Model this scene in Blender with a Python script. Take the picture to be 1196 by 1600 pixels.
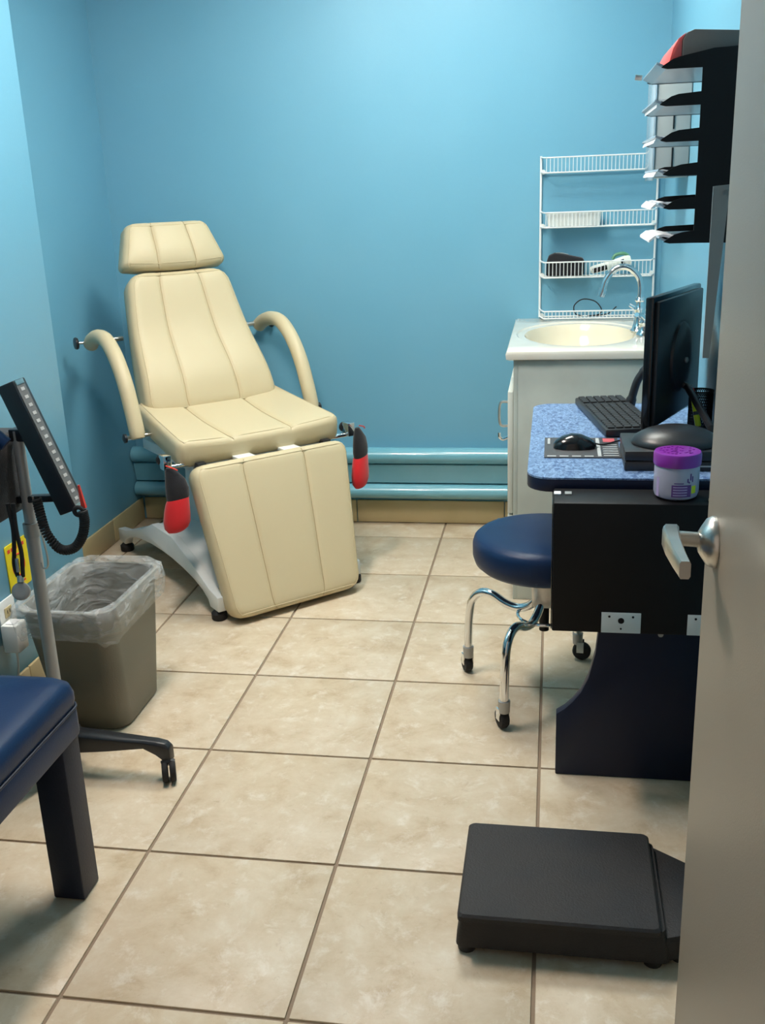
import bpy, bmesh, math, random
from mathutils import Vector, Matrix
random.seed(7)
for o in list(bpy.data.objects): bpy.data.objects.remove(o)
scn = bpy.context.scene
COL = scn.collection
R = math.radians

# ------------------------------------------------------------------ camera
PITCH, ROLL, YAW = R(17.721), R(-2.208), R(-9.975)
cam_d = bpy.data.cameras.new('camera'); cam = bpy.data.objects.new('camera', cam_d); COL.objects.link(cam)
fw = Vector((math.sin(YAW)*math.cos(PITCH), math.cos(YAW)*math.cos(PITCH), -math.sin(PITCH)))
rt = Vector((math.cos(YAW), -math.sin(YAW), 0)); up = rt.cross(fw)
r2 = rt*math.cos(ROLL)+up*math.sin(ROLL); u2 = up*math.cos(ROLL)-rt*math.sin(ROLL)
M = Matrix((r2, u2, -fw)).transposed().to_4x4(); M.translation = (0.422, -1.283, 1.310)
cam.matrix_world = M
cam_d.sensor_fit = 'VERTICAL'; cam_d.sensor_height = 36.0; cam_d.lens = 36.0*1564.355/1600
cam_d.clip_start = 0.03; cam_d.clip_end = 50
scn.camera = cam

# ------------------------------------------------------------------ world, light, exposure
LAMP_STRENGTH = 31.0
STRIP_STRENGTH = 92.0
LAMP_COLOR = (0.99, 1.0, 0.91)
STRIP_COLOR = (1.0, 0.87, 0.77)
wd = bpy.data.worlds.new('world'); scn.world = wd; wd.use_nodes = True
wd.node_tree.nodes['Background'].inputs[0].default_value = (1.0, 0.86, 0.73, 1)
wd.node_tree.nodes['Background'].inputs[1].default_value = 0.42
vs = scn.view_settings
vs.view_transform = 'Standard'; vs.look = 'None'; vs.gamma = 1.0; vs.use_curve_mapping = False
vs.exposure = 0.0

# ------------------------------------------------------------------ materials
MATS = {}
def mat(name, col, rough=0.5, metal=0.0, noise=None, bump=None, spec=0.5, trans=0.0, emit=None, coat=0.0, sheen=0.0):
    """noise=(scale, second colour, low, high)  bump=(scale, strength)"""
    m = bpy.data.materials.new(name); m.use_nodes = True
    nt = m.node_tree; b = nt.nodes['Principled BSDF']
    b.inputs['Base Color'].default_value = (*col, 1); b.inputs['Roughness'].default_value = rough
    b.inputs['Metallic'].default_value = metal; b.inputs['Specular IOR Level'].default_value = spec
    b.inputs['Transmission Weight'].default_value = trans; b.inputs['Coat Weight'].default_value = coat
    if sheen: b.inputs['Sheen Weight'].default_value = sheen
    tc = nt.nodes.new('ShaderNodeTexCoord')
    if noise:
        n = nt.nodes.new('ShaderNodeTexNoise'); n.inputs['Scale'].default_value = noise[0]; n.inputs['Detail'].default_value = 5
        nt.links.new(tc.outputs['Object'], n.inputs['Vector'])
        r = nt.nodes.new('ShaderNodeValToRGB'); r.color_ramp.elements[0].position = noise[2]; r.color_ramp.elements[1].position = noise[3]
        r.color_ramp.elements[0].color = (*col, 1); r.color_ramp.elements[1].color = (*noise[1], 1)
        nt.links.new(n.outputs['Fac'], r.inputs['Fac']); nt.links.new(r.outputs['Color'], b.inputs['Base Color'])
    if bump:
        n = nt.nodes.new('ShaderNodeTexNoise'); n.inputs['Scale'].default_value = bump[0]; n.inputs['Detail'].default_value = 3
        nt.links.new(tc.outputs['Object'], n.inputs['Vector'])
        bp = nt.nodes.new('ShaderNodeBump'); bp.inputs['Strength'].default_value = bump[1]; bp.inputs['Distance'].default_value = 0.002
        nt.links.new(n.outputs['Fac'], bp.inputs['Height']); nt.links.new(bp.outputs['Normal'], b.inputs['Normal'])
    if emit:
        b.inputs['Emission Color'].default_value = (*emit[0], 1); b.inputs['Emission Strength'].default_value = emit[1]
    MATS[name] = m
    return m

WALL = (0.15, 0.385, 0.525)
mat('wall_paint', WALL, 0.42, noise=(3.0, (0.16, 0.395, 0.535), .35, .65), bump=(260, .12))
mat('ceiling_white', (0.80, 0.80, 0.77), 0.9, bump=(120, .4))
mat('heater_paint', (0.15, 0.40, 0.50), 0.25, noise=(6, (0.17, 0.42, 0.52), .4, .6), coat=.4)
mat('baseboard_tan', (0.50, 0.41, 0.22), 0.4, noise=(8, (0.55, 0.45, 0.26), .35, .7))
mat('grout', (0.27, 0.20, 0.14), 0.9, bump=(300, .4))
mat('cream_vinyl', (0.60, 0.51, 0.325), 0.45, spec=.35, noise=(3, (0.58, 0.49, 0.31), .4, .7), bump=(420, .10))
mat('cream_seam', (0.40, 0.31, 0.17), 0.6)
mat('white_enamel', (0.72, 0.75, 0.74), 0.35, noise=(9, (0.66, 0.70, 0.70), .4, .7))
mat('black_plastic', (0.016, 0.017, 0.020), 0.36, bump=(500, .1))
mat('black_gloss', (0.008, 0.009, 0.011), 0.16)
mat('black_metal', (0.004, 0.004, 0.005), 0.5, spec=.25)
mat('black_rubber', (0.010, 0.010, 0.011), 0.75)
mat('white_plastic', (0.80, 0.82, 0.80), 0.35)
mat('chrome', (0.78, 0.79, 0.80), 0.07, 1.0)
mat('satin_steel', (0.62, 0.60, 0.56), 0.30, 1.0, noise=(30, (0.55, 0.54, 0.51), .4, .6))
mat('grey_metal', (0.40, 0.40, 0.39), 0.45, 0.6)
mat('pole_metal', (0.42, 0.41, 0.40), 0.4, 0.3)
mat('black_fabric', (0.010, 0.010, 0.014), 0.95, bump=(350, .5), sheen=.2)
mat('red_fabric', (0.62, 0.006, 0.012), 0.9, bump=(350, .5), sheen=.3)
mat('navy_vinyl', (0.007, 0.028, 0.085), 0.40, spec=.22, noise=(5, (0.006, 0.022, 0.070), .4, .7), bump=(300, .12))
mat('navy_paint', (0.008, 0.013, 0.034), 0.5, bump=(260, .25))
mat('navy_laminate', (0.006, 0.012, 0.036), 0.45, spec=.3)
mat('cabinet_grey', (0.50, 0.545, 0.50), 0.5, noise=(12, (0.46, 0.50, 0.46), .4, .7))
mat('cabinet_white', (0.66, 0.68, 0.62), 0.4)
mat('cultured_marble', (0.79, 0.755, 0.66), 0.14, noise=(7, (0.74, 0.69, 0.58), .45, .75), coat=.3)
mat('basin_cream', (0.80, 0.72, 0.55), 0.12, coat=.3)
mat('basket_taupe', (0.155, 0.145, 0.11), 0.45, bump=(400, .2))
mat('scale_grey', (0.026, 0.024, 0.024), 0.6, spec=.35, noise=(7, (0.018, 0.019, 0.022), .45, .65), bump=(300, .55))
mat('door_beige', (0.27, 0.23, 0.18), 0.42, bump=(500, .15))
mat('wire_white', (0.83, 0.84, 0.83), 0.35)
mat('device_white', (0.78, 0.80, 0.74), 0.4)
mat('green_plastic', (0.10, 0.28, 0.16), 0.4)
mat('yellow_card', (0.86, 0.66, 0.01), 0.5)
mat('yellow_plastic', (0.72, 0.80, 0.02), 0.35)
mat('red_print', (0.75, 0.05, 0.03), 0.5)
mat('jar_plastic', (0.50, 0.49, 0.62), 0.3, trans=0.2)
mat('purple_plastic', (0.23, 0.025, 0.33), 0.28)
mat('purple_print', (0.13, 0.05, 0.24), 0.5)
mat('lilac_print', (0.45, 0.36, 0.60), 0.5)
mat('strip_grey', (0.13, 0.125, 0.12), 0.35)
mat('mark_grey', (0.42, 0.42, 0.41), 0.5)
mat('paper_white', (0.85, 0.86, 0.88), 0.6)
mat('folder_red', (0.80, 0.10, 0.09), 0.5)
mat('folder_dark', (0.10, 0.095, 0.09), 0.6)
mat('tray_bounce_lit', (0.34, 0.40, 0.46), 0.22)  # shelf colour lightened, bounce light on the undersides is put into it
mat('dispenser_grey', (0.40, 0.42, 0.41), 0.35)
mat('dispenser_side', (0.55, 0.66, 0.74), 0.15, trans=.3)
mat('key_black', (0.018, 0.019, 0.021), 0.55)
mat('mat_print', (0.055, 0.055, 0.06), 0.5)
mat('mat_light', (0.45, 0.47, 0.47), 0.5)
mat('mat_red', (0.55, 0.10, 0.12), 0.5)
mat('lamp_frame', (0.8, 0.8, 0.8), 0.5)
mat('diffuser', (0.9, 0.9, 0.9), 0.5, emit=(LAMP_COLOR, LAMP_STRENGTH))
mat('strip_diffuser', (0.9, 0.9, 0.9), 0.5, emit=(STRIP_COLOR, STRIP_STRENGTH))
mat('louver', (0.55, 0.55, 0.55), 0.5)

def tile_material():
    m = bpy.data.materials.new('floor_tile'); m.use_nodes = True; nt = m.node_tree; b = nt.nodes['Principled BSDF']
    tc = nt.nodes.new('ShaderNodeTexCoord'); oi = nt.nodes.new('ShaderNodeObjectInfo')
    ad = nt.nodes.new('ShaderNodeVectorMath'); ad.operation = 'MULTIPLY_ADD'
    ad.inputs[1].default_value = (1, 1, 1)
    mul = nt.nodes.new('ShaderNodeVectorMath'); mul.operation = 'SCALE'; mul.inputs['Scale'].default_value = 3.7
    nt.links.new(oi.outputs['Location'], mul.inputs[0])
    nt.links.new(tc.outputs['Object'], ad.inputs[0]); nt.links.new(mul.outputs[0], ad.inputs[2])
    def noise(scale, detail, rough, dist):
        n = nt.nodes.new('ShaderNodeTexNoise'); n.inputs['Scale'].default_value = scale; n.inputs['Detail'].default_value = detail
        n.inputs['Roughness'].default_value = rough; n.inputs['Distortion'].default_value = dist
        nt.links.new(ad.outputs[0], n.inputs['Vector']); return n
    def ramp(n, stops):
        r = nt.nodes.new('ShaderNodeValToRGB'); e = r.color_ramp.elements
        while len(e) < len(stops): e.new(.5)
        for k, (p, c) in enumerate(stops): e[k].position = p; e[k].color = (*c, 1)
        nt.links.new(n.outputs['Fac'], r.inputs['Fac']); return r
    n1 = noise(9, 9, .68, .25); n2 = noise(17, 10, .74, .3); n3 = noise(34, 8, .75, .4)
    c1 = ramp(n1, [(.28, (.46, .34, .215)), (.45, (.585, .475, .335)), (.58, (.635, .535, .40)), (.74, (.70, .63, .51))])
    c2 = ramp(n2, [(.40, (0, 0, 0)), (.53, (0, 0, 0)), (.66, (1, 1, 1))])
    c3 = ramp(n3, [(.30, (1, 1, 1)), (.40, (0, 0, 0)), (1, (0, 0, 0))])
    mx = nt.nodes.new('ShaderNodeMixRGB'); mx.inputs[2].default_value = (.76, .70, .61, 1)
    f = nt.nodes.new('ShaderNodeMath'); f.operation = 'MULTIPLY'; f.inputs[1].default_value = .60
    nt.links.new(c2.outputs[0], f.inputs[0]); nt.links.new(f.outputs[0], mx.inputs[0]); nt.links.new(c1.outputs[0], mx.inputs[1])
    mx2 = nt.nodes.new('ShaderNodeMixRGB'); mx2.inputs[2].default_value = (.36, .25, .14, 1)
    f2 = nt.nodes.new('ShaderNodeMath'); f2.operation = 'MULTIPLY'; f2.inputs[1].default_value = .45
    nt.links.new(c3.outputs[0], f2.inputs[0]); nt.links.new(f2.outputs[0], mx2.inputs[0]); nt.links.new(mx.outputs[0], mx2.inputs[1])
    nt.links.new(mx2.outputs[0], b.inputs['Base Color'])
    b.inputs['Roughness'].default_value = .42; b.inputs['Specular IOR Level'].default_value = .35
    bp = nt.nodes.new('ShaderNodeBump'); bp.inputs['Strength'].default_value = .25; bp.inputs['Distance'].default_value = .002
    nt.links.new(n1.outputs['Fac'], bp.inputs['Height']); nt.links.new(bp.outputs['Normal'], b.inputs['Normal'])
    MATS['floor_tile'] = m
tile_material()

def laminate_material():
    m = mat('blue_laminate', (.10, .18, .38), .38); nt = m.node_tree; b = nt.nodes['Principled BSDF']
    tc = nt.nodes.new('ShaderNodeTexCoord'); mp = nt.nodes.new('ShaderNodeMapping'); mp.inputs['Scale'].default_value = (1, .55, 1)
    n = nt.nodes.new('ShaderNodeTexNoise'); n.inputs['Scale'].default_value = 130; n.inputs['Detail'].default_value = 4; n.inputs['Distortion'].default_value = 1.0
    r = nt.nodes.new('ShaderNodeValToRGB'); e = r.color_ramp.elements
    e[0].position = .36; e[0].color = (.055, .115, .27, 1); e[1].position = .64; e[1].color = (.26, .40, .62, 1)
    nt.links.new(tc.outputs['Object'], mp.inputs[0]); nt.links.new(mp.outputs[0], n.inputs['Vector'])
    nt.links.new(n.outputs['Fac'], r.inputs['Fac']); nt.links.new(r.outputs[0], b.inputs['Base Color'])
laminate_material()

def liner_material():
    m = bpy.data.materials.new('clear_liner'); m.use_nodes = True; nt = m.node_tree
    out = nt.nodes['Material Output']; b = nt.nodes['Principled BSDF']
    b.inputs['Base Color'].default_value = (.80, .83, .83, 1); b.inputs['Roughness'].default_value = .22
    tc = nt.nodes.new('ShaderNodeTexCoord'); n = nt.nodes.new('ShaderNodeTexNoise'); n.inputs['Scale'].default_value = 14
    n.inputs['Detail'].default_value = 4; n.inputs['Distortion'].default_value = .9
    mpp = nt.nodes.new('ShaderNodeMapping'); mpp.inputs['Scale'].default_value = (1, 1, 2.6)
    nt.links.new(tc.outputs['Object'], mpp.inputs[0]); nt.links.new(mpp.outputs[0], n.inputs['Vector'])
    bp = nt.nodes.new('ShaderNodeBump'); bp.inputs['Strength'].default_value = .9; bp.inputs['Distance'].default_value = .012
    nt.links.new(n.outputs['Fac'], bp.inputs['Height']); nt.links.new(bp.outputs['Normal'], b.inputs['Normal'])
    tr = nt.nodes.new('ShaderNodeBsdfTransparent'); mx = nt.nodes.new('ShaderNodeMixShader')
    rm = nt.nodes.new('ShaderNodeMapRange'); rm.inputs['From Min'].default_value = .35; rm.inputs['From Max'].default_value = .72
    rm.inputs['To Min'].default_value = .14; rm.inputs['To Max'].default_value = .46
    nt.links.new(n.outputs['Fac'], rm.inputs['Value']); nt.links.new(rm.outputs[0], mx.inputs[0])
    nt.links.new(tr.outputs[0], mx.inputs[1]); nt.links.new(b.outputs[0], mx.inputs[2]); nt.links.new(mx.outputs[0], out.inputs['Surface'])
    MATS['clear_liner'] = m
liner_material()

# ------------------------------------------------------------------ mesh helpers
FR = {}                                              # frame (loc, rotz) of every thing
def V3(p): return Vector(p)
def rrect(x0, x1, y0, y1, r, n=5):
    """rounded rectangle outline, counter-clockwise"""
    pts = []
    for cx, cy, a0 in ((x1-r, y1-r, 0), (x0+r, y1-r, 90), (x0+r, y0+r, 180), (x1-r, y0+r, 270)):
        for k in range(n+1):
            a = R(a0+90*k/n); pts.append((cx+r*math.cos(a), cy+r*math.sin(a)))
    return pts
def spline(pts, n=8):
    """Catmull-Rom through pts"""
    P = [V3(p) for p in pts]; P = [2*P[0]-P[1]]+P+[2*P[-1]-P[-2]]; out = []
    for i in range(1, len(P)-2):
        for k in range(n):
            t = k/n; a, b, c, d = P[i-1], P[i], P[i+1], P[i+2]
            out.append(0.5*((2*b)+(c-a)*t+(2*a-5*b+4*c-d)*t*t+(3*b-a-3*c+d)*t**3))
    out.append(P[-2]); return out
class MB:
    def __init__(s): s.v = []; s.f = []
    def add(s, vs_, fs):
        n = len(s.v); s.v += [V3(p) for p in vs_]; s.f += [tuple(i+n for i in q) for q in fs]; return s
    def box(s, x0, x1, y0, y1, z0, z1):
        return s.add([(x0,y0,z0),(x1,y0,z0),(x1,y1,z0),(x0,y1,z0),(x0,y0,z1),(x1,y0,z1),(x1,y1,z1),(x0,y1,z1)],
                     [(3,2,1,0),(4,5,6,7),(0,1,5,4),(1,2,6,5),(2,3,7,6),(3,0,4,7)])
    def obox(s, c, ax, ay, az):
        """box round c with half-extent vectors"""
        c, ax, ay, az = map(V3, (c, ax, ay, az)); p = []
        for k in (-1, 1):
            for i, j in ((-1,-1),(1,-1),(1,1),(-1,1)): p.append(c+ax*i+ay*j+az*k)
        return s.add(p, [(3,2,1,0),(4,5,6,7),(0,1,5,4),(1,2,6,5),(2,3,7,6),(3,0,4,7)])
    def loft(s, rings, cap0=True, cap1=True, closed=True):
        n = len(rings[0]); vs_ = [p for r in rings for p in r]; fs = []
        for k in range(len(rings)-1):
            for i in range(n if closed else n-1):
                j = (i+1) % n; fs.append((k*n+i, k*n+j, (k+1)*n+j, (k+1)*n+i))
        if cap0: fs.append(tuple(range(n-1, -1, -1)))
        if cap1: fs.append(tuple((len(rings)-1)*n+i for i in range(n)))
        return s.add(vs_, fs)
    def tube(s, path, r, seg=10, closed=False):
        P = [V3(p) for p in path]; n = len(P); rings = []; nrm = None
        rr = r if isinstance(r, (list, tuple)) else [r]*n
        for i, p in enumerate(P):
            if closed: t = (P[(i+1) % n]-P[i-1])
            else: t = (P[min(i+1, n-1)]-P[max(i-1, 0)])
            t.normalize()
            if nrm is None:
                a = Vector((0, 0, 1)) if abs(t.z) < .9 else Vector((1, 0, 0)); nrm = a.cross(t).normalized()
            nrm = (nrm-t*nrm.dot(t)).normalized(); bn = t.cross(nrm)
            rings.append([p+(nrm*math.cos(2*math.pi*k/seg)+bn*math.sin(2*math.pi*k/seg))*rr[i] for k in range(seg)])
        if closed:
            vs_ = [p for r_ in rings for p in r_]
            fs = [(k*seg+i, k*seg+(i+1) % seg, ((k+1) % n)*seg+(i+1) % seg, ((k+1) % n)*seg+i) for k in range(n) for i in range(seg)]
            return s.add(vs_, fs)
        return s.loft(rings)
    def cyl(s, p0, p1, r0, r1=None, seg=20):
        return s.tube([p0, p1], [r0, r0 if r1 is None else r1], seg)
    def lathe(s, prof, c, axis=(0, 0, 1), seg=32, cap=True):
        """prof: list of (radius, height along axis)"""
        ax = V3(axis).normalized(); a = Vector((0, 0, 1)) if abs(ax.z) < .9 else Vector((1, 0, 0))
        e1 = a.cross(ax).normalized(); e2 = ax.cross(e1); c = V3(c)
        rings = [[c+ax*h+(e1*math.cos(2*math.pi*k/seg)+e2*math.sin(2*math.pi*k/seg))*max(r, 1e-4) for k in range(seg)] for r, h in prof]
        return s.loft(rings, cap, cap)
    def prism(s, poly, h0, h1, fn):
        """fn(u, v, h) -> point"""
        return s.loft([[V3(fn(u, v, h0)) for u, v in poly], [V3(fn(u, v, h1)) for u, v in poly]])
    def build(s, name, m, parent=None, bevel=0, seg=2, smooth=True, W=False, ang=38, tags=None):
        me = bpy.data.meshes.new(name)
        vs_ = s.v
        if W and parent is not None:
            root = parent
            while root.parent: root = root.parent
            loc, rz = FR[root.name]; m4 = (Matrix.Translation(loc) @ Matrix.Rotation(rz, 4, 'Z')).inverted()
            vs_ = [m4 @ p for p in vs_]
        bm = bmesh.new(); bv = [bm.verts.new(p) for p in vs_]
        for q in s.f:
            try: bm.faces.new([bv[i] for i in q])
            except ValueError: pass
        bmesh.ops.recalc_face_normals(bm, faces=bm.faces)
        if bevel:
            es = [e for e in bm.edges if len(e.link_faces) == 2 and e.calc_face_angle(0) > R(40)]
            bmesh.ops.bevel(bm, geom=es, offset=bevel, segments=seg, affect='EDGES', profile=.5, clamp_overlap=True)
        bm.to_mesh(me); bm.free()
        if smooth:
            for p in me.polygons: p.use_smooth = True
            me.set_sharp_from_angle(angle=R(ang))
        me.materials.append(MATS[m])
        o = bpy.data.objects.new(name, me); COL.objects.link(o)
        if parent is not None: o.parent = parent
        return o
def tag(o, label=None, cat=None, group=None, kind=None):
    if label: o['label'] = label
    if cat: o['category'] = cat
    if group: o['group'] = group
    if kind: o['kind'] = kind
    return o
def thing(name, label, cat, loc=(0, 0, 0), rz=0, group=None):
    o = bpy.data.objects.new(name, None); COL.objects.link(o); o.location = loc; o.rotation_euler.z = rz
    o.empty_display_size = .05; FR[o.name] = (Vector(loc), rz)
    return tag(o, label, cat, group)
def dup(root, loc, rz, label=None):
    def cp(o, par):
        c = o.copy(); COL.objects.link(c)
        if par: c.parent = par
        for ch in list(o.children): cp(ch, c)
        return c
    c = cp(root, None); c.location = loc; c.rotation_euler.z = rz
    if label: c['label'] = label
    FR[c.name] = (Vector(loc), rz)
    return c

# ------------------------------------------------------------------ room
T = 0.406
XL, XN, XR, YB, YE, H = -1.315, -1.0, 0.812, 2.622, 1.435, 2.44
YF0, YF1 = -1.20, -1.08                               # front wall with the doorway
fl = tag(MB().box(-1.6, 1.2, -2.6, YB+.1, -.08, -.004).build('floor', 'grout'), kind='structure')
tile_mesh = {}
def tile(x0, x1, y0, y1):
    key = (round(x1-x0, 3), round(y1-y0, 3)); g = .0035
    hx, hy = key[0]/2-g, key[1]/2-g
    if key not in tile_mesh:
        o = MB().box(-hx, hx, -hy, hy, -.009, 0).build('tile', 'floor_tile', fl, bevel=.0018, seg=2); tile_mesh[key] = o.data
    else:
        o = bpy.data.objects.new('tile', tile_mesh[key]); COL.objects.link(o); o.parent = fl
    o.location = ((x0+x1)/2, (y0+y1)/2, 0)
for i in range(-4, 2):
    for j in range(-6, 7):
        x0, x1, y0, y1 = i*T, (i+1)*T, j*T, min((j+1)*T, YB)
        x0 = max(x0, XL)
        if y1 <= YE and x1 <= XN: continue
        tile(x0, x1, y0, y1)
tag(MB().box(XL-.1, XR+.1, YB, YB+.1, 0, H).build('wall_back', 'wall_paint'), kind='structure')
tag(MB().box(XL-.1, XL, YE, YB, 0, H).build('wall_left', 'wall_paint'), kind='structure')
tag(MB().box(XL-.1, XN, YF1, YE, 0, H).build('wall_left_near', 'wall_paint', bevel=.004), kind='structure')
tag(MB().box(XR, XR+.1, YF1, YB, 0, H).build('wall_right', 'wall_paint'), kind='structure')
fwm = MB().box(XL-.1, -.33, YF0, YF1, 0, H).box(.655, XR+.1, YF0, YF1, 0, H).box(-.33, .655, YF0, YF1, 2.06, H)
tag(fwm.build('wall_front', 'wall_paint'), kind='structure')
LX0, LX1, LY0, LY1 = -.25, .35, 1.42, 2.02              # opening for the recessed light
tag(MB().box(XL-.1, LX0, YF0, YB+.1, H, H+.08).box(LX1, XR+.1, YF0, YB+.1, H, H+.08).box(LX0, LX1, YF0, LY0, H, H+.08).box(LX0, LX1, LY1, YB+.1, H, H+.08).build('ceiling', 'ceiling_white'), kind='structure')
tag(MB().box(-.33, -.29, YF0-.01, YF1+.01, 0, 2.06).build('trim_1', 'door_beige', bevel=.003), kind='structure')
tag(MB().box(-.33, .655, YF0-.01, YF1+.01, 2.02, 2.06).build('trim_2', 'door_beige', bevel=.003), kind='structure')
# tan ceramic baseboard
def bb(name, segs):
    b = bpy.data.objects.new(name, None); COL.objects.link(b); FR[name] = (Vector((0, 0, 0)), 0); tag(b, kind='structure')
    for x0, x1, y0, y1 in segs:
        MB().box(x0, x1, y0, y1, 0.002, .098).build('baseboard_tile', 'baseboard_tan', b, bevel=.004)
def run(a0, a1, first, step, g=.003):
    out = []; a = a0; nx = first
    while a < a1-1e-6:
        e = min(nx, a1); out.append((a+g/2, e-g/2)); a = e; nx = e+step
    return out
bb('baseboard_back', [(a, c, YB-.011, YB-.001) for a, c in run(XL+.013, XR-.013, -.98, .61)])
bb('baseboard_left', [(XL+.001, XL+.011, a, c) for a, c in run(YE+.002, YB-.012, 2.30, .406)])
bb('baseboard_left_near', [(XN+.001, XN+.011, a, c) for a, c in run(YF1+.002, YE, -.6, .406)])
bb('baseboard_right', [(XR-.011, XR-.001, a, c) for a, c in run(YF1+.002, YB-.012, -.6, .406)])

# ceiling troffer (lights the room)
lt = thing('ceiling_light', 'square recessed ceiling light panel above the exam chair', 'light', ((LX0+LX1)/2, (LY0+LY1)/2, H))
for a in ((LX0, LX0+.012, LY0, LY1), (LX1-.012, LX1, LY0, LY1), (LX0+.012, LX1-.012, LY0, LY0+.012), (LX0+.012, LX1-.012, LY1-.012, LY1)):
    MB().box(*a, H-.006, H+.10).build('housing_side', 'lamp_frame', lt, W=True)
MB().box(LX0, LX1, LY0, LY1, H+.101, H+.11).build('housing_top', 'lamp_frame', lt, W=True)
MB().box(LX0+.014, LX1-.014, LY0+.014, LY1-.014, H+.088, H+.098).build('diffuser', 'diffuser', lt, W=True)
lt = thing('ceiling_strip_light', 'short strip light on the ceiling above the rolling pole stand', 'light', (-.52, .80, H))
MB().box(-.11, .11, -.33, .33, -.026, -.001).build('body', 'lamp_frame', lt, bevel=.003)
MB().box(-.10, .10, -.32, .32, -.034, -.027).build('diffuser', 'strip_diffuser', lt, bevel=.002)

# blue painted baseboard heater on the back wall
ht = thing('baseboard_heater', 'long blue painted baseboard heater with rounded rails along the back wall', 'heater', (-.5, YB, .12))
def bar(prof, x0, x1, m, name): return MB().prism(prof, x0, x1, lambda u, v, h: (h, u, v)).build(name, m, ht, W=True, ang=45)
def blob(cy, cz, ry, rz, n=16): return [(cy+ry*math.cos(2*math.pi*k/n), cz+rz*math.sin(2*math.pi*k/n)) for k in range(n)]
HX0, HX1 = XL+.004, .265
bar([(YB-.001, .11), (YB-.018, .11), (YB-.018, .315), (YB-.001, .315)], HX0, HX1, 'heater_paint', 'back_plate')
bar(blob(YB-.042, .297, .040, .033), HX0, HX1, 'heater_paint', 'upper_rail')
bar([(YB-.018, .275), (YB-.058, .262), (YB-.046, .185), (YB-.030, .175), (YB-.018, .175)], HX0, HX1, 'heater_paint', 'front_panel')
bar(blob(YB-.040, .148, .038, .030), HX0, HX1, 'heater_paint', 'lower_rail')

# door leaf, open at the right of the camera
dr = bpy.data.objects.new('door_1', None); COL.objects.link(dr); dr.location = (.648, -1.07, 0); FR['door_1'] = (Vector(dr.location), 0); tag(dr, kind='structure')
MB().box(.603, .647, -1.065, -.130, .008, 2.02).build('door_leaf', 'door_beige', dr, bevel=.0025, W=True)
MB().lathe([(.029, 0), (.029, .003), (.026, .009), (.017, .015), (.012, .018)], (.6028, -.195, .928), (-1, 0, 0)).build('handle_rose', 'satin_steel', dr, W=True)
lv = MB().cyl((.588, -.195, .930), (.562, -.196, .932), .0085)
rings = []
for (x, y, z), hh, ww in (((.556, -.186, .935), .010, .0085), ((.554, -.20, .9345), .0120, .0090), ((.554, -.23, .933), .0115, .0080), ((.557, -.262, .930), .0105, .0068), ((.560, -.285, .928), .0098, .0058)):
    rings.append([(x+ww*a, y, z+hh*b) for a, b in ((-1, -.7), (-.7, -1), (.7, -1), (1, -.7), (1, .7), (.7, 1), (-.7, 1), (-1, .7))])
lv.loft(rings); lv.build('handle_lever', 'satin_steel', dr, W=True)

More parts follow.
